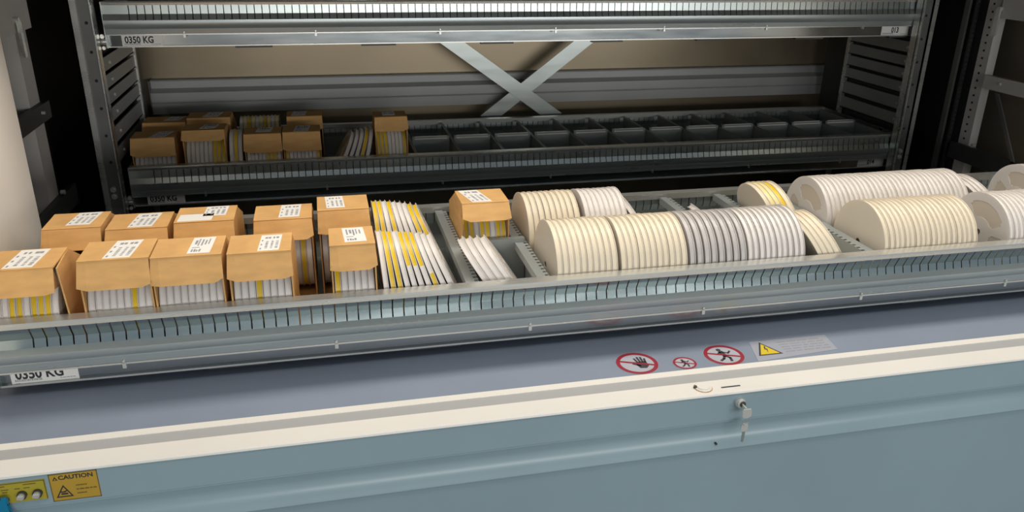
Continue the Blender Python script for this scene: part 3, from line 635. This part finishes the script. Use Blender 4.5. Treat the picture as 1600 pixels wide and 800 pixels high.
f.poly([(0.004, 0.013), (0.0545, 0.013), (0.030, 0.0625)], 0.0003, 0.0005, 1); f.poly([(0.0095, 0.0162), (0.0490, 0.0162), (0.0298, 0.0555)], 0.0005, 0.0007, 2)
f.poly([(0.0305, 0.045), (0.0265, 0.033), (0.030, 0.033), (0.0275, 0.021), (0.0335, 0.036), (0.030, 0.036), (0.0335, 0.045)], 0.0007, 0.0009, 1)
f.lines(0.064, 0.160, 0.014, 0.060, 5, 0.0028, 0.0003, 0.0006, 3, 5)
place(f, 'warning_sticker', ['clear_film', 'ink', 'yellow', 'grey_ink'], (0.7615, 1.1905, CZ), 'translucent sticker with a yellow high-voltage triangle and fine grey print', 'sticker')
# caution sticker on the front panel
f = Flat(); W_, H_ = 0.0655, 0.0475
f.rect(0, W_, 0, H_, 0, 0.0003, 0); 
for a in ((0, W_, 0, 0.0012), (0, W_, H_ - 0.0012, H_), (0, 0.0012, 0, H_), (W_ - 0.0012, W_, 0, H_)): f.rect(*a, 0.0003, 0.0005, 1)
f.text('CAUTION', 0.0125, H_ - 0.0105, 0.0098, 1.06, 0.0005, 2, 0.03)
f.poly([(0.0045, H_ - 0.0110), (0.0115, H_ - 0.0110), (0.0080, H_ - 0.0045)], 0.0003, 0.0006, 2); f.poly([(0.0066, H_ - 0.0102), (0.0094, H_ - 0.0102), (0.0080, H_ - 0.0074)], 0.0006, 0.0007, 0)
f.poly([(0.005, 0.006), (0.0285, 0.006), (0.0168, 0.0275)], 0.0003, 0.0005, 2); f.poly([(0.0082, 0.0082), (0.0253, 0.0082), (0.0168, 0.0238)], 0.0005, 0.0006, 0)
f.rect(0.0125, 0.0215, 0.0105, 0.0135, 0.0006, 0.0008, 2); f.stroke([(0.0125, 0.0155), (0.0175, 0.0155), (0.021, 0.0175)], 0.002, 0.0006, 0.0008, 2)
f.lines(0.034, 0.049, 0.0225, 0.0265, 1, 0.002, 0.0003, 0.0005, 3); f.lines(0.034, 0.0615, 0.0155, 0.0195, 1, 0.002, 0.0003, 0.0005, 3); f.lines(0.034, 0.047, 0.0085, 0.0125, 1, 0.002, 0.0003, 0.0005, 3)
place(f, 'caution_sticker', ['caution', 'frame_border', 'ink', 'frame_border'], (-0.4300, PF - 0.0002, 0.7555), 'orange-yellow caution sticker with a black triangle on the front panel', 'sticker', None, (1, 0, 0), (0, 0, 1))
# yellow control plate with two key switches
cp = tag(empty('control_plate', (-0.478, PF, 0.764)), 'yellow control plate with two chrome key switches at lower left', 'control plate')
f = Flat(); f.rect(-0.060, 0.0425, 0, 0.0335, 0, 0.0025, 0)
f.rect(-0.060, 0.0425, 0.0325, 0.0335, 0.0025, 0.0028, 1); f.rect(0.0415, 0.0425, 0, 0.0335, 0.0025, 0.0028, 1); f.rect(-0.020, -0.019, 0.006, 0.031, 0.0025, 0.0028, 1)
for a, b, v in ((-0.016, -0.006, 0.0225), (-0.015, -0.008, 0.0185), (0.002, 0.009, 0.0225), (0.014, 0.022, 0.0225), (0.014, 0.031, 0.0285), (-0.018, -0.010, 0.0285)): f.rect(a, b, v, v + 0.0014, 0.0025, 0.0028, 2)
o = f.done('plate', ['ctrl', 'frame_border', 'frame_border'], frame((0, 0, 0), (1, 0, 0), (0, 0, 1)), cp)
for x in (0.0105, 0.0310):
    bm = bmesh.new(); cyl(bm, (x, -0.005, 0.0125), (0, 1, 0), 0.0066, 0.005, 20); k_ = link('key_switch', bm, 'dark_steel', cp, True)
    bm = bmesh.new(); cyl(bm, (x, -0.009, 0.0130), (0, 1, 0), 0.0048, 0.005, 18); box(bm, x - 0.0045, x + 0.0045, -0.014, -0.011, 0.0112, 0.0148); link('switch_core', bm, 'bolt', k_, True)
# blue plastic lever in front of the control plate
bl = tag(empty('blue_lever', (-0.4925, PF - 0.0128, 0.7675)), 'bright blue plastic lever at the lower left corner', 'lever')
bm = bmesh.new()
pts = [(-0.0170, 0.0075), (-0.004, 0.0095), (0.0035, 0.0150), (0.0085, 0.0125), (0.0095, 0.0050), (0.0065, -0.0030), (0.0125, -0.0190), (0.0140, -0.0300), (0.0040, -0.0300), (0.0010, -0.0150), (-0.0030, -0.0070), (-0.0170, -0.0050)]
prism(bm, pts, -0.004, 0.004, 'y'); bmesh.ops.bevel(bm, geom=[e for e in bm.edges], offset=0.0014, segments=2, affect='EDGES')
link('lever_arm', bm, 'blue', bl, True)
bm = bmesh.new(); cyl(bm, (0.002, 0.0065, 0.003), (0, 1, 0), 0.005, 0.013, 16); link('lever_pivot', bm, 'dark_steel', bl, True)
# cam lock and its keys
lk = tag(empty('cam_lock', (0.6720, PF, 0.7880)), 'chrome cam lock with a key in it below the cream edge', 'lock')
bm = bmesh.new(); cyl(bm, (0, -0.003, 0), (0, 1, 0), 0.0092, 0.006, 24); cyl(bm, (0, -0.008, 0), (0, 1, 0), 0.0078, 0.006, 24); link('lock_barrel', bm, 'bolt', lk, True)
bm = bmesh.new(); cyl(bm, (0.0015, -0.0114, 0.0005), (0, 1, 0), 0.0056, 0.001, 18); link('lock_face', bm, 'dark_steel', lk)
bm = bmesh.new(); box(bm, -0.0010, 0.0012, -0.026, -0.011, -0.0025, 0.0025); link('key_blade', bm, 'bolt', lk)
ky = tag(empty('key_bunch', (0.6745, PF - 0.026, 0.7800)), 'small silver keys hanging on a ring from the lock', 'keys')
bm = bmesh.new()
prism(bm, [(-0.0065, 0.008), (0.0065, 0.008), (0.0085, 0.003), (0.0085, -0.006), (0.004, -0.0095), (-0.004, -0.0095), (-0.0085, -0.006), (-0.0085, 0.003)], -0.0012, 0.0012, 'y'); link('key_head', bm, 'bolt', ky)
bm = bmesh.new(); n = 24
ringv = []
for i in range(n):
    a = 2 * math.pi * i / n; c = Vector((0.0065 * math.cos(a), 0, -0.0155 + 0.0085 * math.sin(a)))
    ringv.append([bm.verts.new(c + Vector((math.cos(a) * math.cos(t), 0, math.sin(a) * math.cos(t))) * 0.0009 + Vector((0, math.sin(t) * 0.0009, 0))) for t in (0, 1.57, 3.14, 4.71)])
for i in range(n):
    for j in range(4): bm.faces.new((ringv[i][j], ringv[(i + 1) % n][j], ringv[(i + 1) % n][(j + 1) % 4], ringv[i][(j + 1) % 4]))
link('key_ring', bm, 'zinc_light', ky, True)
bm = bmesh.new(); prism(bm, [(-0.0055, -0.022), (0.0055, -0.022), (0.0065, -0.028), (0.0065, -0.035), (0.003, -0.0385), (-0.003, -0.0385), (-0.0065, -0.035), (-0.0065, -0.028)], 0.0012, 0.0032, 'y'); link('spare_key_head', bm, 'bolt', ky)
bm = bmesh.new(); prism(bm, [(-0.0026, -0.0375), (0.0026, -0.0375), (0.0026, -0.052), (0.0012, -0.054), (0.0022, -0.056), (0.0010, -0.059), (0.0, -0.061), (-0.0026, -0.059)], 0.0014, 0.0030, 'y'); link('spare_key_blade', bm, 'zinc', ky)
print('reels', nreel[0])
